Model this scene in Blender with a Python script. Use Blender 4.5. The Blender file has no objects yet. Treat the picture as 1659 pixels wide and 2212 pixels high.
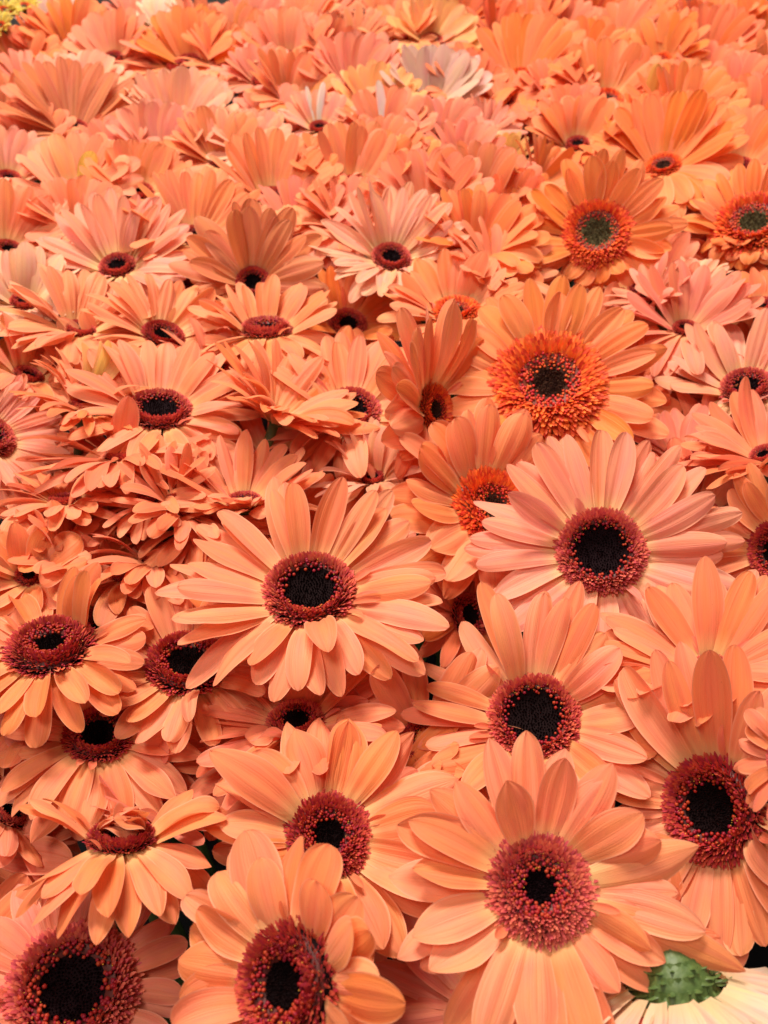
import bpy, math, random
import numpy as np
from mathutils import Vector, Matrix
R_ = math.radians
S = bpy.context.scene

# ---------------------------------------------------------------- camera
HEAD = 0.50                      # height of the flower heads above the display table
CAMZ = HEAD + 0.365
PITCH = 48.0
cam_d = bpy.data.cameras.new("camera"); cam = bpy.data.objects.new("camera", cam_d)
S.collection.objects.link(cam); S.camera = cam
cam.location = (0, 0, CAMZ)
cam.rotation_euler = (R_(90 - PITCH), 0, 0)
cam_d.sensor_fit = 'VERTICAL'; cam_d.sensor_height = 4.54; cam_d.sensor_width = 3.42
cam_d.lens = 4.1; cam_d.clip_start = 0.005; cam_d.clip_end = 60
cam_d.dof.use_dof = True; cam_d.dof.focus_distance = 0.42; cam_d.dof.aperture_fstop = 1.7
FPX = 4.1 / 4.54 * 2212          # focal length in the 1659x2212 measuring grid

# ---------------------------------------------------------------- light
w = bpy.data.worlds.new("World"); S.world = w; w.use_nodes = True
w.node_tree.nodes["Background"].inputs[0].default_value = (1.0, 0.90, 0.82, 1)
w.node_tree.nodes["Background"].inputs[1].default_value = 0.22
def area(name, loc, tgt, sx, sy, power, col=(1, 0.90, 0.79)):
    d = bpy.data.lights.new(name, 'AREA'); d.shape = 'RECTANGLE'; d.size = sx; d.size_y = sy
    d.energy = power; d.color = col
    o = bpy.data.objects.new(name, d); S.collection.objects.link(o); o.location = loc
    o.rotation_euler = (Vector(tgt) - Vector(loc)).to_track_quat('-Z', 'Y').to_euler()
area("ceiling_lamp", (-0.7, -0.1, 2.7), (0, 0.45, 0.5), 0.9, 0.4, 28)
area("ceiling_lamp", (-0.35, 1.55, 2.5), (0, 0.6, 0.5), 0.9, 0.4, 96)
S.view_settings.view_transform = 'Standard'; S.view_settings.look = 'None'
S.cycles.diffuse_bounces = 6; S.cycles.max_bounces = 14
S.view_settings.exposure = 0.06; S.view_settings.gamma = 1.0
S.view_settings.use_curve_mapping = False

# ---------------------------------------------------------------- materials
def new_mat(name):
    m = bpy.data.materials.new(name); m.use_nodes = True
    nt = m.node_tree; nt.nodes.clear()
    return m, nt, nt.nodes, nt.links
def nd(ns, t, **k):
    n = ns.new(t)
    for a, b in k.items(): setattr(n, a, b)
    return n
def mathn(ns, ls, op, a, b=None, clamp=False):
    n = ns.new('ShaderNodeMath'); n.operation = op; n.use_clamp = clamp
    for i, v in enumerate((a, b)):
        if v is None: continue
        if isinstance(v, (int, float)): n.inputs[i].default_value = v
        else: ls.new(v, n.inputs[i])
    return n.outputs[0]
def mixc(ns, ls, fac, a, b, mode='MIX'):
    n = ns.new('ShaderNodeMix'); n.data_type = 'RGBA'; n.blend_type = mode
    for s, v in ((0, fac), (6, a), (7, b)):
        if isinstance(v, (int, float)): n.inputs[s].default_value = v
        elif isinstance(v, tuple): n.inputs[s].default_value = v
        else: ls.new(v, n.inputs[s])
    return n.outputs[2]
def ramp(ns, ls, fac, x0, x1, y0=0.0, y1=1.0):
    n = ns.new('ShaderNodeMapRange'); n.interpolation_type = 'SMOOTHSTEP'
    n.inputs[1].default_value = x0; n.inputs[2].default_value = x1
    n.inputs[3].default_value = y0; n.inputs[4].default_value = y1
    ls.new(fac, n.inputs[0]); return n.outputs[0]

def e0_(ns, ls, U): return mathn(ns, ls, 'ABSOLUTE', mathn(ns, ls, 'SUBTRACT', U, 0.5))
def petal_material():
    m, nt, ns, ls = new_mat("petal")
    out = nd(ns, 'ShaderNodeOutputMaterial')
    uv = nd(ns, 'ShaderNodeUVMap'); sep = nd(ns, 'ShaderNodeSeparateXYZ'); ls.new(uv.outputs[0], sep.inputs[0])
    U, V = sep.outputs[0], sep.outputs[1]
    oi = nd(ns, 'ShaderNodeObjectInfo'); rnd = oi.outputs['Random']
    # long veins
    c1 = nd(ns, 'ShaderNodeCombineXYZ')
    ls.new(mathn(ns, ls, 'MULTIPLY', U, 34.0), c1.inputs[0]); ls.new(mathn(ns, ls, 'MULTIPLY', V, 1.0), c1.inputs[1])
    ls.new(mathn(ns, ls, 'MULTIPLY', rnd, 90.0), c1.inputs[2])
    n1 = nd(ns, 'ShaderNodeTexNoise'); n1.inputs['Scale'].default_value = 1.0; n1.inputs['Detail'].default_value = 3
    ls.new(c1.outputs[0], n1.inputs[0])
    # broad patches
    c2 = nd(ns, 'ShaderNodeCombineXYZ')
    ls.new(mathn(ns, ls, 'MULTIPLY', U, 3.0), c2.inputs[0]); ls.new(mathn(ns, ls, 'MULTIPLY', V, 2.2), c2.inputs[1])
    ls.new(mathn(ns, ls, 'MULTIPLY', rnd, 41.0), c2.inputs[2])
    n2 = nd(ns, 'ShaderNodeTexNoise'); n2.inputs['Scale'].default_value = 1.0; n2.inputs['Detail'].default_value = 2
    ls.new(c2.outputs[0], n2.inputs[0])
    # fine cell grain
    c3 = nd(ns, 'ShaderNodeCombineXYZ')
    ls.new(mathn(ns, ls, 'MULTIPLY', U, 60.0), c3.inputs[0]); ls.new(mathn(ns, ls, 'MULTIPLY', V, 90.0), c3.inputs[1]); ls.new(mathn(ns, ls, 'MULTIPLY', rnd, 300.0), c3.inputs[2])
    n3 = nd(ns, 'ShaderNodeTexNoise'); n3.inputs['Scale'].default_value = 1.0; n3.inputs['Detail'].default_value = 1
    ls.new(c3.outputs[0], n3.inputs[0])
    col = oi.outputs['Color']
    # petal to petal hue drift
    hsv = nd(ns, 'ShaderNodeHueSaturation'); ls.new(col, hsv.inputs['Color'])
    ls.new(mathn(ns, ls, 'ADD', mathn(ns, ls, 'MULTIPLY', rnd, 0.009), 0.4955), hsv.inputs['Hue'])
    r2 = mathn(ns, ls, 'FRACT', mathn(ns, ls, 'MULTIPLY', rnd, 17.3))
    ls.new(mathn(ns, ls, 'ADD', mathn(ns, ls, 'MULTIPLY', r2, 0.09), 0.94), hsv.inputs['Saturation'])
    ls.new(mathn(ns, ls, 'ADD', mathn(ns, ls, 'MULTIPLY', r2, -0.10), 1.04), hsv.inputs['Value'])
    col = hsv.outputs[0]
    pink = mixc(ns, ls, 1.0, col, (0.99, 0.84, 1.06, 1), 'MULTIPLY')
    col = mixc(ns, ls, ramp(ns, ls, n2.outputs[0], 0.42, 0.75, 0, 0.7), col, pink)
    yel = mixc(ns, ls, 1.0, col, (1.01, 1.05, 0.95, 1), 'MULTIPLY')
    col = mixc(ns, ls, ramp(ns, ls, n2.outputs[0], 0.48, 0.30), col, yel)
    vein = mixc(ns, ls, 1.0, col, (0.93, 0.76, 0.70, 1), 'MULTIPLY')
    col = mixc(ns, ls, ramp(ns, ls, n1.outputs[0], 0.50, 0.74, 0, 0.75), col, vein)
    cr = mathn(ns, ls, 'COSINE', mathn(ns, ls, 'MULTIPLY', mathn(ns, ls, 'SUBTRACT', U, 0.5), 18.85))
    crm = mathn(ns, ls, 'MULTIPLY', ramp(ns, ls, cr, 0.90, 1.0), ramp(ns, ls, V, 0.98, 0.55))
    crm = mathn(ns, ls, 'MULTIPLY', crm, ramp(ns, ls, n2.outputs[0], 0.36, 0.60))
    crm = mathn(ns, ls, 'MULTIPLY', crm, ramp(ns, ls, e0_(ns, ls, U), 0.42, 0.36))
    col = mixc(ns, ls, mathn(ns, ls, 'MULTIPLY', crm, 0.55), col, vein)
    lite = mixc(ns, ls, 1.0, col, (1.06, 1.12, 1.16, 1), 'MULTIPLY')
    col = mixc(ns, ls, ramp(ns, ls, n1.outputs[0], 0.46, 0.28, 0, 0.5), col, lite)
    # pale yellow claw next to the disc, its strength in the object's alpha
    base = mathn(ns, ls, 'MULTIPLY', ramp(ns, ls, V, 0.34, 0.04), oi.outputs['Alpha'])
    col = mixc(ns, ls, base, col, (0.92, 0.66, 0.27, 1))
    # thin pale rim and pinkish very tip
    e = mathn(ns, ls, 'ABSOLUTE', mathn(ns, ls, 'SUBTRACT', U, 0.5))
    col = mixc(ns, ls, ramp(ns, ls, e, 0.44, 0.5, 0, 0.35), col, (0.95, 0.62, 0.42, 1))
    tip = mathn(ns, ls, 'MULTIPLY', ramp(ns, ls, V, 0.965, 1.0), ramp(ns, ls, e, 0.25, 0.0))
    col = mixc(ns, ls, mathn(ns, ls, 'MULTIPLY', tip, 0.5), col, (0.72, 0.25, 0.2, 1))
    # a few small brown freckles
    vo = nd(ns, 'ShaderNodeTexVoronoi'); vo.inputs['Scale'].default_value = 0.22
    ls.new(c3.outputs[0], vo.inputs[0]); vs_ = nd(ns, 'ShaderNodeSeparateXYZ'); ls.new(vo.outputs['Color'], vs_.inputs[0])
    fk = mathn(ns, ls, 'MULTIPLY', ramp(ns, ls, vo.outputs['Distance'], 0.16, 0.07), mathn(ns, ls, 'GREATER_THAN', vs_.outputs[0], 0.955))
    col = mixc(ns, ls, mathn(ns, ls, 'MULTIPLY', fk, 0.45), col, (0.35, 0.09, 0.035, 1))
    # duller reverse side
    geo = nd(ns, 'ShaderNodeNewGeometry')
    back = mixc(ns, ls, 1.0, col, (0.93, 0.96, 1.02, 1), 'MULTIPLY')
    col = mixc(ns, ls, geo.outputs['Backfacing'], col, back)
    p = nd(ns, 'ShaderNodeBsdfPrincipled'); ls.new(col, p.inputs['Base Color'])
    p.inputs['Roughness'].default_value = 0.52; p.inputs['Specular IOR Level'].default_value = 0.28
    p.inputs['Sheen Weight'].default_value = 0.08; p.inputs['Sheen Roughness'].default_value = 0.4
    tr = nd(ns, 'ShaderNodeBsdfTranslucent'); ls.new(col, tr.inputs[0])
    ridge = mathn(ns, ls, 'ADD', mathn(ns, ls, 'MULTIPLY', n1.outputs[0], 1.0), mathn(ns, ls, 'MULTIPLY', n3.outputs[0], 0.25))
    b = nd(ns, 'ShaderNodeBump'); b.inputs['Strength'].default_value = 0.55; b.inputs['Distance'].default_value = 0.0006
    ls.new(ridge, b.inputs['Height']); ls.new(b.outputs[0], p.inputs['Normal']); ls.new(b.outputs[0], tr.inputs['Normal'])
    mx = nd(ns, 'ShaderNodeMixShader'); mx.inputs[0].default_value = 0.36
    ls.new(p.outputs[0], mx.inputs[1]); ls.new(tr.outputs[0], mx.inputs[2]); ls.new(mx.outputs[0], out.inputs[0])
    return m
def floret_material(name, rough=0.5, spread=0.5, spec=0.3):
    m, nt, ns, ls = new_mat(name)
    out = nd(ns, 'ShaderNodeOutputMaterial'); oi = nd(ns, 'ShaderNodeObjectInfo')
    geo = nd(ns, 'ShaderNodeNewGeometry'); rp = geo.outputs['Random Per Island']
    hs = nd(ns, 'ShaderNodeHueSaturation'); ls.new(oi.outputs['Color'], hs.inputs['Color'])
    ls.new(mathn(ns, ls, 'ADD', mathn(ns, ls, 'MULTIPLY', rp, 0.03), 0.487), hs.inputs['Hue'])
    ls.new(mathn(ns, ls, 'ADD', mathn(ns, ls, 'MULTIPLY', rp, spread), 1 - spread / 2), hs.inputs['Value'])
    p = nd(ns, 'ShaderNodeBsdfPrincipled'); ls.new(hs.outputs[0], p.inputs['Base Color'])
    p.inputs['Roughness'].default_value = rough; p.inputs['Specular IOR Level'].default_value = spec
    tr = nd(ns, 'ShaderNodeBsdfTranslucent'); ls.new(hs.outputs[0], tr.inputs[0])
    mx = nd(ns, 'ShaderNodeMixShader'); mx.inputs[0].default_value = 0.15
    ls.new(p.outputs[0], mx.inputs[1]); ls.new(tr.outputs[0], mx.inputs[2]); ls.new(mx.outputs[0], out.inputs[0])
    return m
def noisy_material(name, ca, cb, scale, rough):
    m, nt, ns, ls = new_mat(name)
    out = nd(ns, 'ShaderNodeOutputMaterial'); tc = nd(ns, 'ShaderNodeTexCoord')
    n = nd(ns, 'ShaderNodeTexNoise'); n.inputs['Scale'].default_value = scale; n.inputs['Detail'].default_value = 4
    ls.new(tc.outputs['Object'], n.inputs[0])
    p = nd(ns, 'ShaderNodeBsdfPrincipled'); ls.new(mixc(ns, ls, n.outputs[0], ca, cb), p.inputs['Base Color'])
    p.inputs['Roughness'].default_value = rough
    b = nd(ns, 'ShaderNodeBump'); b.inputs['Strength'].default_value = 0.3; b.inputs['Distance'].default_value = 0.001
    ls.new(n.outputs[0], b.inputs['Height']); ls.new(b.outputs[0], p.inputs['Normal'])
    ls.new(p.outputs[0], out.inputs[0]); return m
M_PETAL = petal_material()
M_FRINGE = floret_material("fringe_floret", 0.6, 0.40)
M_KNOB = floret_material("disc_floret", 0.5, 0.6, 0.3)
M_CORE = floret_material("dark_core", 0.8, 1.0, 0.1)
M_POLLEN = floret_material("pollen", 0.6, 0.4)
M_GREEN = noisy_material("stem_green", (0.02, 0.055, 0.008, 1), (0.13, 0.19, 0.05, 1), 420, 0.5)
M_TABLE = noisy_material("dark_table", (0.006, 0.006, 0.007, 1), (0.012, 0.011, 0.011, 1), 9, 1.0)
M_TABLE.node_tree.nodes["Principled BSDF"].inputs["Specular IOR Level"].default_value = 0.02
M_FLOOR = noisy_material("shop_floor", (0.10, 0.09, 0.08, 1), (0.15, 0.135, 0.12, 1), 3, 0.5)

# ---------------------------------------------------------------- mesh helpers
def mesh_obj(name, verts, faces, mat, parent=None, uvs=None, color=None, smooth=True):
    me = bpy.data.meshes.new(name)
    me.from_pydata(verts if isinstance(verts, list) else verts.tolist(), [], faces)
    if uvs is not None:
        l = me.uv_layers.new(name="UVMap")
        li = np.empty(len(me.loops), dtype=np.int32); me.loops.foreach_get('vertex_index', li)
        l.data.foreach_set('uv', uvs[li].astype(np.float32).ravel())
    if smooth: me.polygons.foreach_set('use_smooth', [True] * len(me.polygons))
    me.materials.append(mat); me.update()
    return link(name, me, parent, color)
def link(name, me, parent=None, color=None):
    o = bpy.data.objects.new(name, me); S.collection.objects.link(o)
    if parent is not None: o.parent = parent
    if color is not None: o.color = color
    return o
_grid = {}
def grid(nu, nv):
    if (nu, nv) not in _grid:
        f = [(j * nu + i, (j + 1) * nu + i, (j + 1) * nu + i + 1, j * nu + i + 1) for j in range(nv - 1) for i in range(nu - 1)]
        u = np.linspace(-1, 1, nu); s = np.linspace(0, 1, nv); t = 1 - (1 - s) ** 1.45
        uv = np.stack([np.tile((u + 1) / 2, nv), np.repeat(t, nu)], 1)
        _grid[(nu, nv)] = (f, u, t, uv)
    return _grid[(nu, nv)]
def petal_verts(L, W, e0, e1, p=1.0, cup=0.0, ridge=0.03, twist=0.0, side=0.0, wav=0.0, ph=0.0, tipn=2.3, base=0.42, nu=9, nv=15, tpow=0.5):
    f, u, t, uv = grid(nu, nv)
    fine = np.linspace(0, 1, 60); el = e0 + (e1 - e0) * fine ** p
    x = np.concatenate([[0], np.cumsum((np.cos(el[1:]) + np.cos(el[:-1])) / 2)]) * L / 59
    z = np.concatenate([[0], np.cumsum((np.sin(el[1:]) + np.sin(el[:-1])) / 2)]) * L / 59
    xc = np.interp(t, fine, x); zc = np.interp(t, fine, z); ec = e0 + (e1 - e0) * t ** p
    grow = base + (1 - base) * np.sin(np.minimum(1, t / 0.62) * math.pi / 2)
    tt = np.clip((t - 0.55) / 0.45, 0, 1); tip = np.maximum(1 - tt ** tipn, 0) ** tpow
    hw = np.maximum(W / 2 * grow * tip, W * 0.02)
    yy = np.outer(hw, u)
    env = np.minimum(1, t / 0.25) * (1 - 0.6 * tt)
    off = cup * np.outer(hw, u ** 2) - ridge * W * np.outer(env, np.cos(u * 2.5 * math.pi)) \
        + wav * np.outer(hw * t, np.sin(5.5 * t.mean() + ph) * 0 + u ** 3) * np.sin(6 * t + ph)[:, None]
    tw = (twist * t)[:, None]
    y2 = yy * np.cos(tw) - off * np.sin(tw); o2 = yy * np.sin(tw) + off * np.cos(tw)
    # petal tips end in a slightly uneven line
    xe = xc[:, None] - np.sin(ec)[:, None] * o2 ; ze = zc[:, None] + np.cos(ec)[:, None] * o2
    y2 = y2 + (side * L * t ** 2)[:, None]
    return np.stack([xe, y2, ze], 2).reshape(-1, 3), f, uv
def tube(pts, rad, n=8):
    vs = []; fs = []
    pts = [Vector(p) for p in pts]
    for i, p in enumerate(pts):
        d = (pts[min(i + 1, len(pts) - 1)] - pts[max(i - 1, 0)]).normalized()
        a = d.orthogonal().normalized() if i == 0 else (a - d * a.dot(d)).normalized()
        b = d.cross(a)
        for k in range(n):
            q = 2 * math.pi * k / n; vs.append(tuple(p + (a * math.cos(q) + b * math.sin(q)) * rad[i]))
    for i in range(len(pts) - 1):
        for k in range(n):
            fs.append((i * n + k, i * n + (k + 1) % n, (i + 1) * n + (k + 1) % n, (i + 1) * n + k))
    fs.append(tuple(range(n - 1, -1, -1))); fs.append(tuple((len(pts) - 1) * n + k for k in range(n)))
    return vs, fs

# small elements scattered on the disc: template verts and faces, many frames
def scatter(tv, tf, frames):
    tv = np.asarray(tv); n = len(tv); V = []; F = []
    for i, (pos, ax, ay, az, s) in enumerate(frames):
        V.append(pos + (tv[:, :1] * ax + tv[:, 1:2] * ay + tv[:, 2:] * az) * s)
        F += [tuple(k + i * n for k in f) for f in tf]
    return np.concatenate(V), F
OCT_V = np.array([(1, 0, 0), (0, 1, 0), (-1, 0, 0), (0, -1, 0), (0, 0, 1), (0, 0, -1)], float)
OCT_F = [(0, 1, 4), (1, 2, 4), (2, 3, 4), (3, 0, 4), (1, 0, 5), (2, 1, 5), (3, 2, 5), (0, 3, 5)]
SPK_V = np.array([(.5, 0, 0), (0, .5, 0), (-.5, 0, 0), (0, -.5, 0), (0, 0, 1)], float); SPK_F = [(0, 1, 4), (1, 2, 4), (2, 3, 4), (3, 0, 4)]
def knob_template():
    v = []; f = []
    for z, r in ((0, .25), (.45, .34), (.8, .42), (1.0, .26)):
        for k in range(5): a = 2 * math.pi * k / 5; v.append((r * math.cos(a), r * math.sin(a), z))
    for i in range(3):
        for k in range(5): f.append((i * 5 + k, i * 5 + (k + 1) % 5, (i + 1) * 5 + (k + 1) % 5, (i + 1) * 5 + k))
    f.append((15, 16, 17, 18, 19)); return np.array(v), f
KNOB = knob_template()
def ligule_template():
    v = []; f = []
    for i, (x, wd, z) in enumerate(((0, .10, 0), (.35, .13, .05), (.7, .12, .05), (.92, .07, 0.0), (1.0, .02, -.03))):
        v += [(x, -wd, z + .02), (x, 0, z), (x, wd, z + .02)]
        if i: b = (i - 1) * 3; f += [(b, b + 3, b + 4, b + 1), (b + 1, b + 4, b + 5, b + 2)]
    return np.array(v), f
LIG = ligule_template()
def polar(rho, a, z): return np.array([rho * math.cos(a), rho * math.sin(a), z])
def frame_at(rho, a, z, elev, s, rng, jit=0.15, yaw=0.25):
    # x axis points outward and up by elev
    aa = a + rng.uniform(-yaw, yaw); e = elev + rng.uniform(-jit, jit)
    ax = np.array([math.cos(aa) * math.cos(e), math.sin(aa) * math.cos(e), math.sin(e)])
    ay = np.array([-math.sin(aa), math.cos(aa), 0.0]); az = np.cross(ax, ay)
    return (polar(rho, a, z), ax, ay, az, s)
def disc_h(rho, core):
    # rim bulges, centre sinks
    if rho < core: return 0.02 + 0.13 * (rho / core) ** 2
    q = (rho - core) / (1 - core); return 0.15 + 0.13 * math.sin(math.pi * min(1, q * 1.15)) - 0.10 * q * q
_disc = {}
def disc_meshes(style, core, variant, fine):
    key = (style, round(core, 2), variant, fine)
    if key in _disc: return _disc[key]
    rng = random.Random(hash((style == 'orange', int(core * 100), variant, fine)) & 0xffff)
    k = 1.0 if fine else 0.6
    # outer fringe
    fr = []
    if style == 'orange':
        inner = core + (1 - core) * 0.38
        rows = [(inner + (0.97 - inner) * q, 0.27 - 0.04 * q, R_(62 - 46 * q)) for q in (0, .14, .28, .42, .56, .7, .85, 1)]
    else:
        inner = core + (1 - core) * 0.40
        rows = [(inner + (0.95 - inner) * q, 0.21 - 0.02 * q, R_(78 - 52 * q)) for q in (0, .2, .4, .6, .8, 1)]
    for rho, ln, e in rows:
        n = int((62 + 110 * rho) * k)
        for i in range(n):
            a = 2 * math.pi * (i + rng.random() * 0.9) / n; r = rho + rng.uniform(-.03, .03)
            fr.append(frame_at(r, a, disc_h(r, core) - .02, e, ln * rng.uniform(.75, 1.1) * (1 if fine else 1.2), rng, .3))
    V1, F1 = scatter(LIG[0] * np.array([1, (.95 if style == 'orange' else 1.2) if fine else 1.7, .6]), LIG[1], fr)
    # inner knobs
    kn = []; n = int(420 * (1 - core) * (1 + core) * k)
    for i in range(n):
        q = (i + rng.random()) / n; rho = core * 0.93 + (inner + .08 - core * .93) * math.sqrt(q); a = i * 2.39996 + rng.uniform(-.15, .15)
        fa = frame_at(rho, a, disc_h(rho, core) - .03, R_(90 + 25 - 55 * q), rng.uniform(.07, .11) * (1 if fine else 1.35) * (.7 if style == 'orange' else 1), rng, .35, .5)
        kn.append((fa[0], fa[2], fa[3], fa[1], fa[4]))
    V2, F2 = scatter(KNOB[0], KNOB[1], kn)
    # core: bowl with a nap of tiny buds
    V3 = [(0, 0, disc_h(0, core))]; F3 = []; nr = 7; nsg = 28
    for i in range(1, nr + 1):
        rho = i / nr * 0.97
        for j in range(nsg): a = 2 * math.pi * j / nsg; V3.append((rho * math.cos(a), rho * math.sin(a), disc_h(rho, core) - (.02 if rho > core else 0)))
    for j in range(nsg): F3.append((0, 1 + j, 1 + (j + 1) % nsg))
    for i in range(nr - 1):
        for j in range(nsg):
            a = 1 + i * nsg; F3.append((a + j, a + nsg + j, a + nsg + (j + 1) % nsg, a + (j + 1) % nsg))
    sp = []; n = int((260 if fine else 90))
    for i in range(n):
        rho = core * math.sqrt((i + .5) / n) * 1.0; a = i * 2.39996
        fa = frame_at(rho, a, disc_h(rho, core) - .01, R_(100), rng.uniform(.05, .10), rng, .4, .6)
        sp.append((fa[0], fa[2] * .8, fa[3] * .8, fa[1], fa[4]))
    VS, FS = scatter(SPK_V, SPK_F, sp)
    n0 = len(V3); V3 = np.concatenate([np.array(V3), VS]); F3 += [tuple(x + n0 for x in f) for f in FS]
    # pollen
    po = []
    for i in range(46 if fine else 18):
        rho = rng.uniform(core, min(.95, inner + .22)); a = rng.choice([rng.uniform(0, 6.283), rng.gauss(variant * 1.3, .7)])
        s = rng.uniform(.008, .017); po.append((polar(rho, a, disc_h(rho, core) + rng.uniform(.04, .10)), np.array([1., 0, 0]), np.array([0, 1., 0]), np.array([0, 0, 1.2]), s))
    V4, F4 = scatter(OCT_V, OCT_F, po)
    VR = []; FR = []
    for i in range(6):
        rho = core * .92 + (0.93 - core * .92) * i / 5
        for j in range(nsg): a = 2 * math.pi * j / nsg; VR.append((rho * math.cos(a), rho * math.sin(a), disc_h(rho, core) - .015))
    for i in range(5):
        for j in range(nsg): FR.append((i * nsg + j, (i + 1) * nsg + j, (i + 1) * nsg + (j + 1) % nsg, i * nsg + (j + 1) % nsg))
    ms = []
    for nm, V, F, mt in (("receptacle", np.array(VR), FR, M_KNOB), ("fringe_florets", V1, F1, M_FRINGE), ("inner_florets", V2, F2, M_KNOB), ("dark_centre", V3, F3, M_CORE), ("pollen_specks", V4, F4, M_POLLEN)):
        me = bpy.data.meshes.new(nm); me.from_pydata(V.tolist(), [], F); me.materials.append(mt)
        me.polygons.foreach_set('use_smooth', [nm != 'dark_centre'] * len(me.polygons)); me.update(); ms.append(me)
    _disc[key] = ms; return ms

# ---------------------------------------------------------------- placing
cp = math.cos(R_(PITCH)); sp_ = math.sin(R_(PITCH))
CF = Vector((0, cp, -sp_)); CU = Vector((0, sp_, cp)); CR = Vector((1, 0, 0)); CO = Vector((0, 0, CAMZ))
def at(cx, cy, z):
    d = CF + CR * ((cx - 829.5) / FPX) + CU * ((1106 - cy) / FPX)
    t = (z - CAMZ) / d.z; return CO + d * t, t
PAL = {  # petal albedo (linear) and strength of the yellow claw
    'peach':  (0.94, 0.312, 0.136, 0.65), 'pinkpeach': (0.94, 0.360, 0.215, 0.85), 'salmon': (0.92, 0.270, 0.120, 0.35),
    'apricot': (0.94, 0.290, 0.105, 0.65), 'orange': (0.95, 0.282, 0.072, 0.15), 'redorange': (0.87, 0.195, 0.060, 0.1),
    'brown': (0.80, 0.240, 0.095, 0.1), 'yellow': (0.95, 0.44, 0.15, 0.6), 'pale': (0.94, 0.42, 0.24, 0.6),
    'cream': (0.90, 0.63, 0.42, 0.5), 'lilac': (0.78, 0.45, 0.33, 0.3), 'rose': (0.90, 0.28, 0.160, 0.4),
    'white': (0.90, 0.84, 0.72, 0.2), 'shell': (0.92, 0.50, 0.30, 0.6), 'olive': (0.76, 0.38, 0.10, 0.0), 'lemon': (0.80, 0.55, 0.08, 0.0)}
DISC = {  # fringe, knobs, core
    'peach': ((0.64, 0.100, 0.075), (0.36, 0.011, 0.013), (0.007, 0.0014, 0.002)),
    'pink': ((0.66, 0.115, 0.095), (0.38, 0.014, 0.016), (0.008, 0.0015, 0.003)),
    'deep': ((0.52, 0.045, 0.04), (0.33, 0.007, 0.009), (0.006, 0.001, 0.0015)),
    'orange': ((0.84, 0.125, 0.032), (0.66, 0.04, 0.018), (0.06, 0.022, 0.015)),
    'green': ((0.80, 0.10, 0.028), (0.60, 0.04, 0.02), (0.10, 0.075, 0.035))}
NFL = [0]
def lerp_sector(sec, a, key, dflt):
    for s in sec:
        a0, a1 = s[0], s[1]; d = (a - a0) % 360
        if d <= (a1 - a0) % 360 and key in s[2]: return s[2][key]
    return dflt
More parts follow.
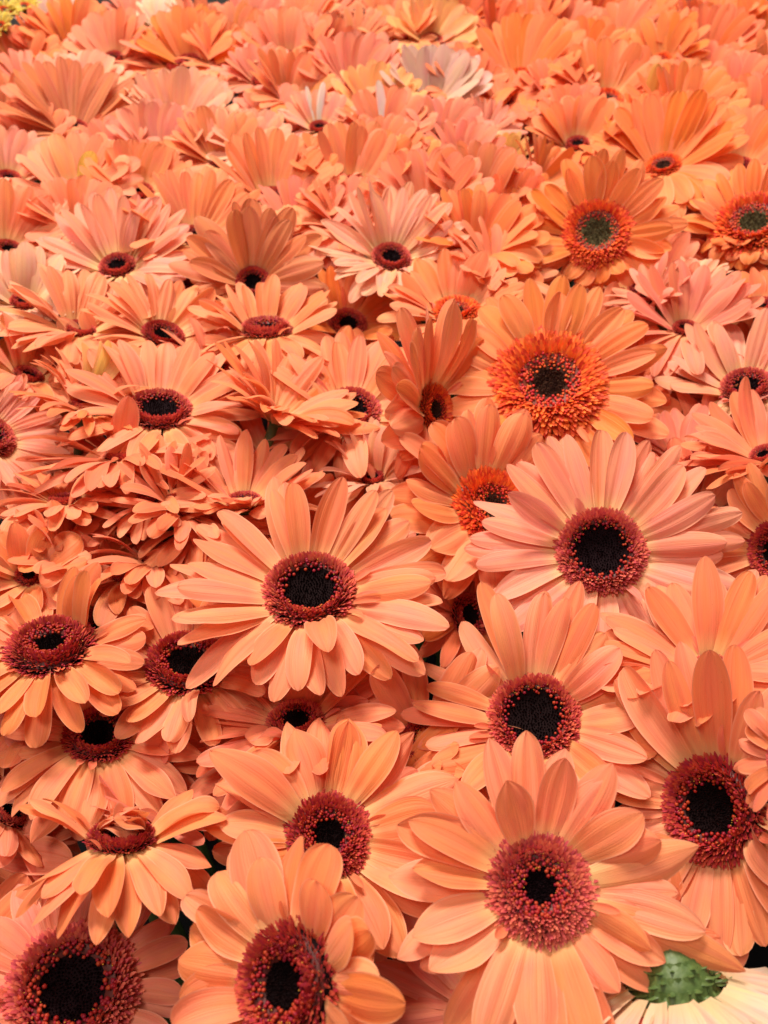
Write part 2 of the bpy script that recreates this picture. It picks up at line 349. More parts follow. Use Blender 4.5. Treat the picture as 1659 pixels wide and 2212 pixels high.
def gerbera(cx, cy, Rp, rp, th, phi, label, el=14, col='peach', disc='peach', core=0.5, lift=0.0, wf=0.25, n=(18, 17),
            curl=16, sec=(), extra=(), z=None, group=None, fold=1.0, var=1.0, seed=None, name='gerbera', cup=-0.12, point=False, calyx=1.0):
    idx = NFL[0]; NFL[0] += 1
    sunk = group is not None and z is not None; shell = False
    if not sunk and name == 'gerbera':
        if Rp < 155 and cy < 560 :                     # far rows: tall fans, full whorls
            Rp *= 1.25; n = (n[0] + 7, n[1] + 6); wf *= 1.10; curl = min(curl, 12); var = .6; fold = .5; shell = True
            sec = [q for q in sec] + [(25, 155, dict(el=el + 10)), (195, 345, dict(el=el * .35 - 6, curl=26))]
        elif cy < 1300 and Rp < 240 and cx < 1000:
            Rp *= 1.12; n = (n[0] + 5, n[1] + 5)
            sec = [q for q in sec] + [(35, 145, dict(el=el + 10)), (195, 345, dict(el=el * .4 - 6, curl=26))]
        else: n = (n[0] + 3, n[1] + 4)
        wf = wf * (1.0 if Rp > 170 else 1.10)
    rng = random.Random(1000 + idx * 7 if seed is None else seed)
    P, depth = at(cx, cy, HEAD + lift if z is None else z)
    px = depth / FPX; Rm = Rp * px; rm = rp * px
    v = (CO - P).normalized(); r = CR - v * CR.dot(v); r.normalize(); u = v.cross(r)
    t_, f_ = R_(th), R_(phi)
    nrm = (v * math.cos(t_) + (r * math.cos(f_) + u * math.sin(f_)) * math.sin(t_)).normalized()
    X = (r - nrm * r.dot(nrm)); X.normalize(); Y = nrm.cross(X)
    root = bpy.data.objects.new(name, None); S.collection.objects.link(root); root.empty_display_size = .01
    root.matrix_world = Matrix((( X.x, Y.x, nrm.x, P.x), (X.y, Y.y, nrm.y, P.y), (X.z, Y.z, nrm.z, P.z), (0, 0, 0, 1)))
    root['label'] = label; root['category'] = 'flower'
    if group: root['group'] = group
    elif name == 'gerbera': root['group'] = 'gerberas massed in the flower display'
    c = PAL[col]
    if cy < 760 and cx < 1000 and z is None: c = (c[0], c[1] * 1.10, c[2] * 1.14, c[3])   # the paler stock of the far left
    big = Rp > 170
    nu, nv = (9, 15) if big else (7, 11)
    r0 = rm * 0.72
    specs = []
    for li, cnt in enumerate(n):
        off = rng.random()
        for i in range(cnt):
            a = 360 * (i + off + rng.uniform(-.30, .30) * var) / cnt
            if lerp_sector(sec, a, 'skip', 0) > rng.random(): continue
            Lf = (0.92 if li == 0 else 1.0) * rng.uniform(1 - .09 * var, 1 + .05 * var) * lerp_sector(sec, a, 'L', 1)
            e = lerp_sector(sec, a, 'el', el) + (5 if li == 0 else -5) + rng.gauss(0, 4.0 * var)
            cu = lerp_sector(sec, a, 'curl', curl) + rng.gauss(0, 8 * var)
            if rng.random() < .05 * var: e += rng.choice((-14, 22)); cu *= 1.6
            specs.append((a, (Rm * Lf - r0), e, cu, wf * rng.uniform(.85, 1.15) * lerp_sector(sec, a, 'w', 1), li, lerp_sector(sec, a, 'side', 0)))
    specs = [q + (c,) for q in specs]
    for q in extra:
        a, Lp, e, wk, cu = q[:5]
        specs.append((a, Lp * px - r0, e, cu, wf * wk, -1, 0, PAL[q[5]] if len(q) > 5 else c))
    for a, Lp, e, cu, wff, li, sd, pc in specs:
        W = Rm * 0.80 * wff; Lp = max(Lp, 0.004)
        cc = cup + rng.gauss(0, .16) if rng.random() > .15 else rng.uniform(.2, .55)
        vts, f, uv = petal_verts(Lp, W, R_(e + cu * .45), R_(e - cu * .9), rng.uniform(.9, 1.9), cc * fold, rng.uniform(.02, .06),
            rng.gauss(0, .24 * var), rng.gauss(0, .07 * var) + sd, rng.gauss(0, .22 * var), rng.uniform(0, 6), (3.2 if shell else rng.choice((1.9, 2.4, 2.9))),
            rng.uniform(.36, .5), nu, nv, rng.uniform(.62, .85) if point else .44 if shell else rng.uniform(.44, .56))
        j = lambda s: 1 + rng.uniform(-s, s)
        o = mesh_obj('petal', vts, f, M_PETAL, root, uv, (min(1, pc[0] * j(.02)), pc[1] * j(.035), pc[2] * j(.06), pc[3]))
        roll = R_(rng.choice((8, 10, 13)) + rng.gauss(0, 5 * var))
        o.matrix_local = Matrix.Rotation(R_(a), 4, 'Z') @ Matrix.Translation((r0, 0, rm * (0.02 - 0.10 * li) - .0005)) @ Matrix.Rotation(roll, 4, 'X')
    # short petaloids standing among the fringe
    for i in range(rng.choice((1, 3, 5)) if big else 0):
        a = rng.uniform(0, 360); Lp = Rm * rng.uniform(.14, .30)
        vts, f, uv = petal_verts(Lp, Rm * rng.uniform(.045, .08), R_(rng.uniform(35, 60)), R_(rng.uniform(10, 40)), 1, .5, .01, rng.gauss(0, .4), 0, 0, 0, 1.8, .5, 5, 9)
        o = mesh_obj('inner_petal', vts, f, M_PETAL, root, uv, (c[0], c[1] * .85, c[2], .2))
        o.matrix_local = Matrix.Rotation(R_(a), 4, 'Z') @ Matrix.Translation((rm * .92, 0, rm * .08))
    dc = DISC[disc]; st = 'orange' if disc in ('orange', 'green') else 'peach'
    ms = disc_meshes(st, core, idx % 3, big)
    rz = rng.uniform(0, 6.28)
    for me, nm, k3 in zip(ms, ('receptacle', 'fringe_florets', 'inner_florets', 'dark_centre', 'pollen_specks'), (tuple(.22 * (a * .5 + b * .5) for a, b in zip(dc[0], dc[1])), dc[0], dc[1], dc[2], (0.75, 0.42, 0.05))):
        o = link(nm, me, root, (*k3, 1)); o.matrix_local = Matrix.Rotation(rz, 4, 'Z') @ Matrix.Diagonal((rm * .93, rm * .93, rm * (.75 if st == 'orange' else 1.0), 1))
    # green cup with bracts, then the stem
    V = []; F = []; ns_ = 20
    for zz, rr in ((-.06, .58), (-.16, .60), (-.38, .44), (-.58, .25), (-.68, .13)):
        for k in range(ns_): q = 2 * math.pi * k / ns_; rr2 = rr * rm * calyx * (1 + .05 * (k % 2)); V.append((rr2 * math.cos(q), rr2 * math.sin(q), zz * rm))
    for i in range(4):
        for k in range(ns_): F.append((i * ns_ + k, (i + 1) * ns_ + k, (i + 1) * ns_ + (k + 1) % ns_, i * ns_ + (k + 1) % ns_))
    lt = LIG[0] * np.array([.46 if th > 90 else .30, .62, 2.4]); fr = []
    for row, (rr, zz, e) in enumerate(((.22, -.64, .75), (.40, -.50, .85), (.55, -.35, .95), (.66, -.19, 1.0))[:4 if th > 90 else 3]):
        nb = 16 + 5 * row
        for k in range(nb):
            a = 2 * math.pi * (k + row * .5 + rng.uniform(-.2, .2)) / nb; fa = frame_at(rr * rm * calyx, a, zz * rm, e, rm * calyx * rng.uniform(.8, 1.25), rng, .18, .15); fr.append(fa)
    VB, FB = scatter(lt, LIG[1], fr); n0 = len(V); V = np.concatenate([np.array(V), VB]); F += [tuple(x + n0 for x in f) for f in FB]
    mesh_obj('calyx', V, F, M_GREEN, root)
    inv = root.matrix_world.inverted(); b0 = P - nrm * (rm * .55); foot = Vector((P.x - nrm.x * .05, P.y - nrm.y * .05 + .01, 0.09))
    pts = []
    c1 = b0 - nrm * .06; c2 = Vector((foot.x, foot.y, b0.z - .14))
    for i in range(9):
        q = i / 8; pts.append(inv @ (b0 * (1 - q) ** 3 + c1 * 3 * q * (1 - q) ** 2 + c2 * 3 * q * q * (1 - q) + foot * q ** 3))
    vs, fs = tube(pts, [.0030] * 9, 7); mesh_obj('stem', vs, fs, M_GREEN, root)
    return root

# ---------------------------------------------------------------- setting
def sheet(name, x0, x1, y0, y1, z, mat):
    o = mesh_obj(name, [(x0, y0, z), (x1, y0, z), (x1, y1, z), (x0, y1, z)], [(0, 1, 2, 3)], mat, smooth=False); o['kind'] = 'structure'
sheet('floor', -8, 8, -6, 10, -0.72, M_FLOOR)
def slab(name, x0, x1, y0, y1, z0, z1, mat):
    v = [(x, y, z) for z in (z0, z1) for y in (y0, y1) for x in (x0, x1)]
    o = mesh_obj(name, v, [(0, 2, 3, 1), (4, 5, 7, 6), (0, 1, 5, 4), (2, 6, 7, 3), (0, 4, 6, 2), (1, 3, 7, 5)], mat, smooth=False); o['kind'] = 'structure'
slab('table', -1.1, 1.1, -0.25, 2.1, -0.715, 0.09, M_TABLE)

G = gerbera
# ---- foreground
G(1165, 1918, 335, 120, 9, 60, "large peach gerbera in the right foreground, wide raspberry ring, smallest black eye", el=6, curl=10, core=.30, disc='pink', wf=.355, n=(13, 14), lift=.030, col='peach',
  point=True, sec=[(60, 120, dict(L=.98, el=26)), (20, 60, dict(el=24, L=.95)), (120, 160, dict(el=16)), (225, 290, dict(L=1.08)), (300, 345, dict(L=.88, w=.85))], extra=[(-19, 440, -2, .80, 6), (8, 350, 4, 1, 8)])
G(1155, 1555, 292, 102, 22, 95, "peach gerbera with a large black eye directly behind the raspberry-ringed one, petals fanned upward", el=22, curl=14, core=.60, wf=.27, n=(15, 14), lift=-.012,
  sec=[(60, 120, dict(el=26, L=1.1)), (150, 215, dict(w=.75, el=12, L=.98)), (130, 150, dict(skip=.6))])
G(1297, 1193, 292, 97, 14, 80, "round pale pinkish gerbera turned squarely to the viewer with a large black eye", el=8, curl=8, core=.58, wf=.235, n=(17, 18), lift=.004, col='pinkpeach', disc='pink',
  sec=[(240, 300, dict(L=.82))])
G(670, 1283, 318, 103, 38, 95, "widest open peach gerbera left of centre, whole, its petals unhidden all round a black eye", el=15, curl=14, core=.57, wf=.235, n=(17, 19), lift=.012, col='peach',
  sec=[(60, 125, dict(el=30, L=.95)), (225, 310, dict(el=12, curl=30, L=.86))], extra=[(215, 330, -4, 1.0, 16)])
G(708, 1808, 285, 98, 20, 70, "gerbera with broad uneven orange petals left of the large raspberry-ringed one", el=14, curl=18, core=.36, disc='deep', wf=.37, n=(12, 13), lift=-.002, col='apricot', point=True,
  sec=[(20, 75, dict(el=18, L=1.18)), (200, 250, dict(L=.75)), (255, 340, dict(L=1.08))], extra=[(150, 325, 30, 1.15, 30)])
G(1545, 1748, 345, 120, 27, 178, "peach gerbera near the lower right edge with a deep red ring and large eye", el=16, curl=14, core=.48, disc='deep', wf=.27, n=(15, 15), lift=.004, col='peach',
  sec=[(70, 140, dict(el=26, L=1.12)), (140, 200, dict(L=.8)), (200, 250, dict(L=.92, w=.9)), (250, 330, dict(L=.9))])
G(625, 2128, 330, 135, 38, 182, "orange gerbera cut by the bottom edge, oval red ring, one tall upright petal", el=18, curl=22, core=.40, disc='deep', wf=.36, n=(12, 12), lift=.030, col='apricot',
  sec=[(70, 105, dict(L=.95, el=6)), (0, 65, dict(L=.8)), (150, 215, dict(L=.88, el=26)), (270, 350, dict(L=.85))], extra=[(111, 345, 10, 1.3, 14)])
G(158, 2142, 275, 142, 18, 110, "gerbera in the bottom left corner with a huge red ring and mauve petals", el=10, curl=10, core=.50, disc='pink', wf=.27, n=(15, 15), lift=-.020, col='rose')
G(262, 1818, 240, 76, 67, 92, "gerbera whose upper petals fold down over its eye, leaving a thin dark slit", el=30, curl=30, core=.55, disc='deep', wf=.34, n=(12, 14), lift=.010, col='apricot', point=True,
  sec=[(180, 360, dict(el=-22, curl=22)), (30, 150, dict(el=138, curl=-40, L=.74, w=1.15))])
G(213, 1592, 225, 76, 40, 95, "left hand gerbera just above the slit-eyed one, petals hanging down in front", el=8, curl=22, core=.52, disc='deep', wf=.32, n=(13, 14), lift=-.012, col='peach', point=True,
  sec=[(0, 60, dict(L=.74)), (200, 340, dict(el=-10, L=1.08)), (30, 150, dict(el=34))])
G(405, 1440, 215, 92, 44, 90, "gerbera under the widest open one, a fallen petal lying across its black eye", el=8, curl=18, core=.50, disc='deep', wf=.32, n=(14, 15), lift=-.010, col='peach', sec=[(30, 150, dict(el=28, L=1.05)), (200, 340, dict(el=-4))])
G(110, 1402, 225, 97, 52, 104, "gerbera at the left edge with a flat oval dark red disc, petals pinched upright rightward", el=4, curl=16, core=.34, disc='deep', wf=.29, n=(14, 15), lift=.010, col='apricot',
  sec=[(25, 75, dict(el=66, curl=20, L=1.05)), (200, 330, dict(el=-8))])
G(640, 1563, 245, 66, 48, 100, "gerbera with a small dark eye tucked below the widest open one, pinkish petals sweeping right", el=14, curl=16, core=.48, wf=.26, n=(15, 16), lift=-.016, col='salmon',
  sec=[(10, 70, dict(el=24, L=1.08)), (180, 250, dict(el=2))], extra=[(-60, 205, -12, 1.6, 30), (205, 120, 20, 1.7, 40)])
G(352, 1765, 200, 60, 62, 80, "rose gerbera behind the slit-eyed one, its narrow petals twisting up to the right", el=30, curl=10, wf=.22, n=(13, 12), lift=-.028, col='rose')
G(835, 1690, 205, 55, 50, 100, "yellowish orange gerbera standing behind the overhung red eye, only upright petals seen", el=30, curl=12, wf=.33, n=(12, 12), lift=-.030, col='orange')
G(1535, 1450, 262, 48, 44, 95, "gerbera on the right with broad upright petals and just a crumb of red disc showing", el=32, curl=14, core=.3, wf=.30, n=(13, 14), lift=.004, col='peach')
G(1702, 1640, 150, 50, 45, 170, "salmon gerbera poking in from the right edge with pointed petals", el=10, curl=14, wf=.30, n=(13, 12), lift=.065, col='salmon')
G(1462, 2138, 330, 150, 112, -88, "cream gerbera turned away, showing its green calyx and the backs of its petals", el=26, curl=-6, wf=.33, n=(17, 17), lift=.016, col='cream', calyx=.86)
G(1690, 1192, 200, 75, 25, 190, "apricot gerbera cut by the right edge beside the round pale one, half its eye visible", el=24, curl=18, core=.5, disc='deep', wf=.27, n=(14, 14), lift=.004, col='apricot')
G(1010, 1330, 170, 50, 40, 20, "dark orange gerbera deep in the gap between the two round open blooms", el=12, wf=.28, n=(13, 12), lift=-.045, col='redorange')
G(1025, 2175, 250, 24, 12, 110, "mauve pink gerbera at the bottom, showing petals left of the raspberry-ringed one", el=4, curl=8, wf=.34, n=(14, 13), lift=-.035, col='rose', disc='pink')
# ---- middle, right
G(1187, 832, 265, 128, 27, 88, "big orange gerbera right of centre with a very wide shaggy orange fringe and brownish eye", el=14, curl=12, core=.29, disc='orange', wf=.26, n=(16, 16), lift=.006, col='orange',
  sec=[(60, 120, dict(L=.95, el=22)), (140, 200, dict(L=.93, el=6)), (240, 300, dict(L=.66, el=-10))])
G(936, 885, 235, 60, 54, 8, "orange gerbera turned sideways to the right, showing a narrow edge of disc", el=6, curl=14, core=.35, disc='orange', wf=.30, n=(14, 15), lift=.004, col='apricot',
  sec=[(-60, 55, dict(skip=.8, el=20, L=.6)), (100, 250, dict(el=14, L=.85))])
G(1062, 1100, 255, 100, 36, 40, "deep orange gerbera half hidden behind the round pale one, shaggy red fringe showing", el=14, curl=14, core=.3, disc='orange', wf=.36, n=(13, 13), lift=-.016, col='apricot', sec=[(60, 170, dict(el=24))])
G(985, 676, 155, 58, 60, 92, "orange gerbera at the upper left of the big fringed one with tongue-like upright petals", el=30, curl=14, core=.3, disc='orange', wf=.34, n=(13, 12), lift=.0, col='apricot')
G(1078, 592, 150, 40, 62, 60, "apricot gerbera whose bundled petals sweep to the upper right, left of the green-eyed bloom", el=20, curl=12, core=.3, disc='orange', wf=.22, n=(15, 14), lift=.0, col='peach')
G(758, 893, 188, 66, 42, 90, "peach gerbera with a round dark eye at the shoulder of the sideways orange one", el=10, curl=16, core=.56, disc='pink', wf=.30, n=(14, 14), lift=-.006, col='peach')
G(1613, 840, 195, 58, 50, 95, "pale peach gerbera on the right, tall broad petals over a red crescent of florets", el=30, curl=8, core=.5, disc='pink', wf=.28, n=(15, 16), lift=.0, col='pale', sec=[(30, 160, dict(el=38, L=1.04)), (200, 345, dict(skip=.7, el=0))])
G(1650, 985, 195, 34, 54, 112, "salmon gerbera at the right edge with long pointed petals and a tiny pink disc", el=38, curl=10, core=.4, disc='pink', wf=.26, n=(13, 13), lift=.010, col='salmon')
G(1475, 985, 140, 40, 55, 90, "dusky rose gerbera peeping over the round pale one on its right side", el=34, curl=12, wf=.32, n=(12, 12), lift=-.016, col='rose')
G(1480, 712, 178, 30, 60, 85, "dusty pink gerbera seen as an upright fan above the pale peach one", el=30, curl=8, wf=.30, n=(15, 14), lift=.0, col='rose', sec=[(20, 160, dict(el=42)), (190, 350, dict(el=-10, curl=25))])
G(1506, 610, 78, 20, 66, 95, "small pale gerbera behind the dusty pink fan", el=34, wf=.30, n=(12, 12), lift=.0, col='shell')
G(1405, 640, 110, 32, 60, 120, "blush gerbera with thin parted petals left of the dusty pink fan", el=24, wf=.22, n=(12, 10), lift=.0, col='pinkpeach')
G(1640, 668, 115, 36, 60, 100, "apricot gerbera at the right edge behind the pale peach one", el=34, wf=.3, n=(13, 12), lift=.0, col='apricot')
G(1290, 505, 182, 78, 26, 95, "orange gerbera on the upper right with an olive green eye in a wide red-orange fringe", el=18, curl=10, core=.42, disc='green', wf=.30, n=(15, 15), lift=.012, col='orange',
  sec=[(40, 140, dict(el=26)), (220, 320, dict(L=.72, el=-6))])
G(1628, 486, 175, 88, 46, 95, "orange gerbera at the upper right edge, small petals curling over its dark eye", el=22, curl=22, core=.35, disc='green', wf=.27, n=(15, 15), lift=.008, col='orange',
  sec=[(200, 330, dict(L=.72, el=0, curl=50))], extra=[(260, 90, 55, 1.2, 90), (285, 80, 60, 1.2, 80), (240, 95, 50, 1.0, 70)])
# ---- middle, left
G(345, 894, 205, 72, 57, 90, "peach gerbera on the left with upright petals behind a neat oval pink-ringed eye", el=22, curl=16, core=.60, disc='pink', wf=.24, n=(15, 16), lift=.002, col='peach',
  sec=[(190, 350, dict(el=2, curl=24))])
G(575, 717, 162, 58, 74, 92, "gerbera seen almost edge on, a thin purple line of disc under six splayed petals", el=34, curl=18, core=.5, disc='pink', wf=.27, n=(11, 12), lift=.0, col='apricot', sec=[(190, 350, dict(el=-12))])
G(352, 728, 160, 48, 56, 76, "gerbera with a dark eye crossed by one thin upright yellow petal", el=16, curl=18, core=.5, disc='deep', wf=.26, n=(14, 14), lift=.0, col='apricot', extra=[(80, 85, 80, .35, -10, 'yellow')])
G(172, 715, 170, 36, 66, 80, "left hand gerbera with one very upright blunt petal and a mostly covered purple disc", el=26, curl=20, core=.5, disc='pink', wf=.27, n=(14, 15), lift=.0, col='peach', extra=[(88, 165, 40, 1.15, 10)])
G(547, 612, 158, 40, 30, 98, "brownish orange gerbera with dark veined petals spread in a wide shell round a deep centre", el=24, curl=10, core=.5, disc='deep', wf=.34, n=(13, 13), lift=.0, col='brown',
  sec=[(210, 330, dict(L=.75))])
G(598, 905, 195, 30, 72, 66, "apricot gerbera in profile, its layered petals opening to the right", el=32, curl=12, core=.5, wf=.25, n=(15, 16), lift=.004, col='apricot', sec=[(20, 130, dict(el=38)), (180, 340, dict(el=30, L=.8, curl=34))])
G(185, 885, 150, 38, 72, 75, "gerbera with thin rolled greenish petals curling over like ribbons", el=42, curl=50, wf=.15, n=(15, 14), lift=.004, col='apricot', extra=[(100, 190, 66, 1.2, 60, 'olive'), (88, 195, 68, 1.2, 60, 'olive'), (75, 185, 62, 1.2, 62, 'olive'), (112, 180, 62, 1.2, 55, 'olive')])
G(-28, 945, 172, 60, 46, 60, "pinkish gerbera filling the left edge with many narrow overlapping petals", el=22, curl=8, wf=.20, n=(20, 19), lift=.006, col='pinkpeach')
G(262, 990, 190, 40, 80, 95, "flat wide gerbera seen from the side with two petals standing straight up", el=8, curl=12, wf=.22, n=(16, 18), lift=.002, col='salmon', extra=[(110, 150, 86, 1.5, 5), (95, 160, 92, 1.5, 10)])
G(392, 1098, 150, 40, 62, 60, "salmon gerbera with pointed petals scattered like spokes, one slanting across them", el=26, curl=8, wf=.24, n=(10, 10), lift=.002, col='salmon')
G(528, 1088, 176, 42, 66, 92, "gerbera with tall tongue petals just behind the widest open one", el=34, curl=8, core=.5, disc='pink', wf=.26, n=(13, 13), lift=-.002, col='peach', sec=[(35, 145, dict(el=44)), (205, 335, dict(el=34, L=.7, curl=40))])
G(140, 1085, 145, 36, 78, 95, "low flat gerbera at the left with wide loosely curved petals", el=12, curl=28, wf=.30, n=(11, 12), lift=.002, col='peach')
G(430, 1135, 165, 40, 66, 95, "gerbera drooping towards the viewer with rounded scoop-like lower petals", el=2, curl=28, wf=.28, n=(12, 14), lift=-.006, col='peach', sec=[(190, 350, dict(el=-18))])
G(62, 1245, 125, 30, 38, 90, "orange gerbera at the left edge with a few broad cupped petals like a rose", el=26, curl=34, wf=.60, n=(6, 7), lift=.004, col='apricot')
G(150, 1215, 140, 32, 62, 60, "gerbera behind the rose-like one with large smooth petals reaching up right", el=26, curl=18, wf=.42, n=(9, 9), lift=-.006, col='apricot')
G(262, 1245, 155, 36, 68, 95, "dull orange gerbera with olive tipped petals lying low in shade", el=8, curl=22, wf=.34, n=(10, 11), lift=-.012, col='brown', extra=[(70, 160, 35, 1, 14, 'olive'), (140, 150, 35, 1, 14, 'olive')])
G(805, 1035, 135, 30, 60, 95, "blush gerbera with long thin petals bent over beside the sideways orange one", el=55, curl=30, wf=.22, n=(9, 9), lift=-.014, col='pale')
G(90, 1160, 150, 34, 70, 110, "thin-petalled coral gerbera wedged above the rose-like one at the left", el=24, wf=.24, n=(13, 13), lift=-.008, col='salmon')
G(330, 1215, 150, 34, 72, 70, "gerbera with smooth coral petals drooping in the shade left of the widest open one", el=6, curl=34, wf=.30, n=(12, 12), lift=-.010, col='salmon')
G(330, 1075, 150, 36, 66, 110, "peach gerbera with crossing pointed petals left of the one with spoke-like petals", el=28, curl=6, wf=.22, n=(11, 10), lift=.0, col='peach')
G(60, 815, 150, 34, 66, 70, "peach gerbera with long loose petals above the narrow-petalled one at the left edge", el=26, curl=22, wf=.24, n=(13, 13), lift=-.004, col='peach')
G(470, 800, 140, 34, 66, 80, "coral gerbera filling the gap right of the yellow-streaked eye", el=22, curl=20, wf=.28, n=(12, 12), lift=-.012, col='salmon')
G(60, 1560, 190, 50, 56, 80, "coral gerbera at the left edge under the flat oval disc, only lower petals seen", el=2, curl=24, wf=.32, n=(12, 12), lift=-.024, col='salmon')
G(20, 1760, 190, 50, 60, 60, "coral gerbera at the left edge just left of the slit-eyed one", el=4, curl=20, wf=.34, n=(11, 11), lift=-.030, col='salmon')
# ---- upper left
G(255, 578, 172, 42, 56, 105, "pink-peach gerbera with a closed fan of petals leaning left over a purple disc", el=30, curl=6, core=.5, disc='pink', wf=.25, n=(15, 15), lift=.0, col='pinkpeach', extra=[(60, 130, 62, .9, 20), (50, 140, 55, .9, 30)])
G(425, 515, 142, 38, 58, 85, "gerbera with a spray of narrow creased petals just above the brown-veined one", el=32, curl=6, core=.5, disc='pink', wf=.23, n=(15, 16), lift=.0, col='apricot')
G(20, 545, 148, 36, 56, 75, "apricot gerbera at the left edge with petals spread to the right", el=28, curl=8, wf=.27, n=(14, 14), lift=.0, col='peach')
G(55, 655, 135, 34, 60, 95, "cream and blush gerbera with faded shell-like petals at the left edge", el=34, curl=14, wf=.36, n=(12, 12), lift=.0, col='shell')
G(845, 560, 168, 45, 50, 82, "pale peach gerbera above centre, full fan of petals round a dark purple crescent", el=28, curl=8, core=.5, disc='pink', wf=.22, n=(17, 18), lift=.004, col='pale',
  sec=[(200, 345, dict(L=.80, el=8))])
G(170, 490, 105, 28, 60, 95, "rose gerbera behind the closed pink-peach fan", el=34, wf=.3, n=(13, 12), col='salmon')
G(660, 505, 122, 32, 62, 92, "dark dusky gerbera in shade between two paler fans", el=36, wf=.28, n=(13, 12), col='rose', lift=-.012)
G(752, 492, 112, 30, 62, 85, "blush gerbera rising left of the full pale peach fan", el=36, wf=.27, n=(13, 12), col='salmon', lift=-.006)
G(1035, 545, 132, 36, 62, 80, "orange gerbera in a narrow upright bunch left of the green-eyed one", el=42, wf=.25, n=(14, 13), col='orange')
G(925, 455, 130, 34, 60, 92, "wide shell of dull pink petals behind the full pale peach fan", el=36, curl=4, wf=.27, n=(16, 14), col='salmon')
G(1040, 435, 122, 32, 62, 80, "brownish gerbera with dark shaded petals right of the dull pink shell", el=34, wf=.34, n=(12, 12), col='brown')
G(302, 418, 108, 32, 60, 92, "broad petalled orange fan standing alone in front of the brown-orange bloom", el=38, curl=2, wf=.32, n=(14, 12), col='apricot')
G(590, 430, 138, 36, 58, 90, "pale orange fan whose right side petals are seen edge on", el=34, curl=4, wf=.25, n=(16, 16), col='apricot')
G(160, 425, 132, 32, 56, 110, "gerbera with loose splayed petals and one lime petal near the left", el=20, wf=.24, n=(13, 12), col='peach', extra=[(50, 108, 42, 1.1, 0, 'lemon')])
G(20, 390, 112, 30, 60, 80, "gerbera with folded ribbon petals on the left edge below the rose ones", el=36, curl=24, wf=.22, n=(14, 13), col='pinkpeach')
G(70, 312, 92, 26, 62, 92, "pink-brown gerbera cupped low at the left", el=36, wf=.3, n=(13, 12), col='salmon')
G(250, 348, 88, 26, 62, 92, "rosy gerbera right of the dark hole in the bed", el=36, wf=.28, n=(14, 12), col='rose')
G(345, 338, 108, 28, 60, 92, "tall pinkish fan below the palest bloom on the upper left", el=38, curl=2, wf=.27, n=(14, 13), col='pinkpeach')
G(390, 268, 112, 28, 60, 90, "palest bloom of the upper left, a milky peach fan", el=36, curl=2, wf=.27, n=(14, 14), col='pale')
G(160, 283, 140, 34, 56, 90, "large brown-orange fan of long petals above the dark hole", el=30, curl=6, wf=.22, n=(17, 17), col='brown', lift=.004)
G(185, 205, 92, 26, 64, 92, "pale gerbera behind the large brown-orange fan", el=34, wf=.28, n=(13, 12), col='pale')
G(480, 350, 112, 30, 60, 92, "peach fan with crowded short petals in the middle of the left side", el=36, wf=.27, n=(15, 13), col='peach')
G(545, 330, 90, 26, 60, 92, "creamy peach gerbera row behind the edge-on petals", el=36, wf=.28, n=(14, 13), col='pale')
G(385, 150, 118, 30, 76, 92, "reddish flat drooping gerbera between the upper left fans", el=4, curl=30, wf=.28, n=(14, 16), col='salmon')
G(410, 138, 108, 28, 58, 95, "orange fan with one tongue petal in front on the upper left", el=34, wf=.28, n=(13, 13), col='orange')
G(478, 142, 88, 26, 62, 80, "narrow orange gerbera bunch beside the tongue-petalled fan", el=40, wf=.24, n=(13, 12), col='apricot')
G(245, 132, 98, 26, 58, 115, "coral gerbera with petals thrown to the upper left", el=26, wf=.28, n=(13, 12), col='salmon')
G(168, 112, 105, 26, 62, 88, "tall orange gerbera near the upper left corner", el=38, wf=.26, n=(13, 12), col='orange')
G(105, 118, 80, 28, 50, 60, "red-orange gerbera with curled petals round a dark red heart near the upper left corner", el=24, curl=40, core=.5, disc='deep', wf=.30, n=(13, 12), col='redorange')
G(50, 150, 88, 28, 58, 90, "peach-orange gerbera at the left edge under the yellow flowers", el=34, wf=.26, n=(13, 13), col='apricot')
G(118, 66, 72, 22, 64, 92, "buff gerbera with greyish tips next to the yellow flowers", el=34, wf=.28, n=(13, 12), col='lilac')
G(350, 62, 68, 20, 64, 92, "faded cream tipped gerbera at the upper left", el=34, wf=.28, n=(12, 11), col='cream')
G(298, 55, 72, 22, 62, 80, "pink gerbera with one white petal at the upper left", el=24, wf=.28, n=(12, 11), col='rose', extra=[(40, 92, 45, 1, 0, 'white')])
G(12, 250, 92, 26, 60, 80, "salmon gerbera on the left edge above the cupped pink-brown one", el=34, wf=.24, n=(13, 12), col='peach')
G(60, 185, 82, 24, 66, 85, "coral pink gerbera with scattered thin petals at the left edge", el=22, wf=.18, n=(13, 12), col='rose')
# ---- upper middle
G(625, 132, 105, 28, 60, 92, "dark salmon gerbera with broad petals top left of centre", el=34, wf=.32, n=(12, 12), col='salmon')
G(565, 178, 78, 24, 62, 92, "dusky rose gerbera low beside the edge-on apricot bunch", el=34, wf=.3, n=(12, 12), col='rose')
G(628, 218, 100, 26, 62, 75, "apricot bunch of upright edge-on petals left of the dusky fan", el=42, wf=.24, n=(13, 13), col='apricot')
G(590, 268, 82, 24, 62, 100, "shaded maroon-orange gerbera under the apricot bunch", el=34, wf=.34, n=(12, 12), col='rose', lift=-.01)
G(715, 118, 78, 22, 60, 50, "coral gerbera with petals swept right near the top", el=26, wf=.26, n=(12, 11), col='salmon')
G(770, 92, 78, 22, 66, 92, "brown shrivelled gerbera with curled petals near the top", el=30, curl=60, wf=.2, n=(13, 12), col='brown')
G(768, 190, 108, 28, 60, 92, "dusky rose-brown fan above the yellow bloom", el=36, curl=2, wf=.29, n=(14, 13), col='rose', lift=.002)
G(935, 94, 92, 26, 55, 75, "bright butter yellow and peach gerbera near the top centre", el=28, curl=0, wf=.28, n=(12, 11), col='yellow', lift=.004)
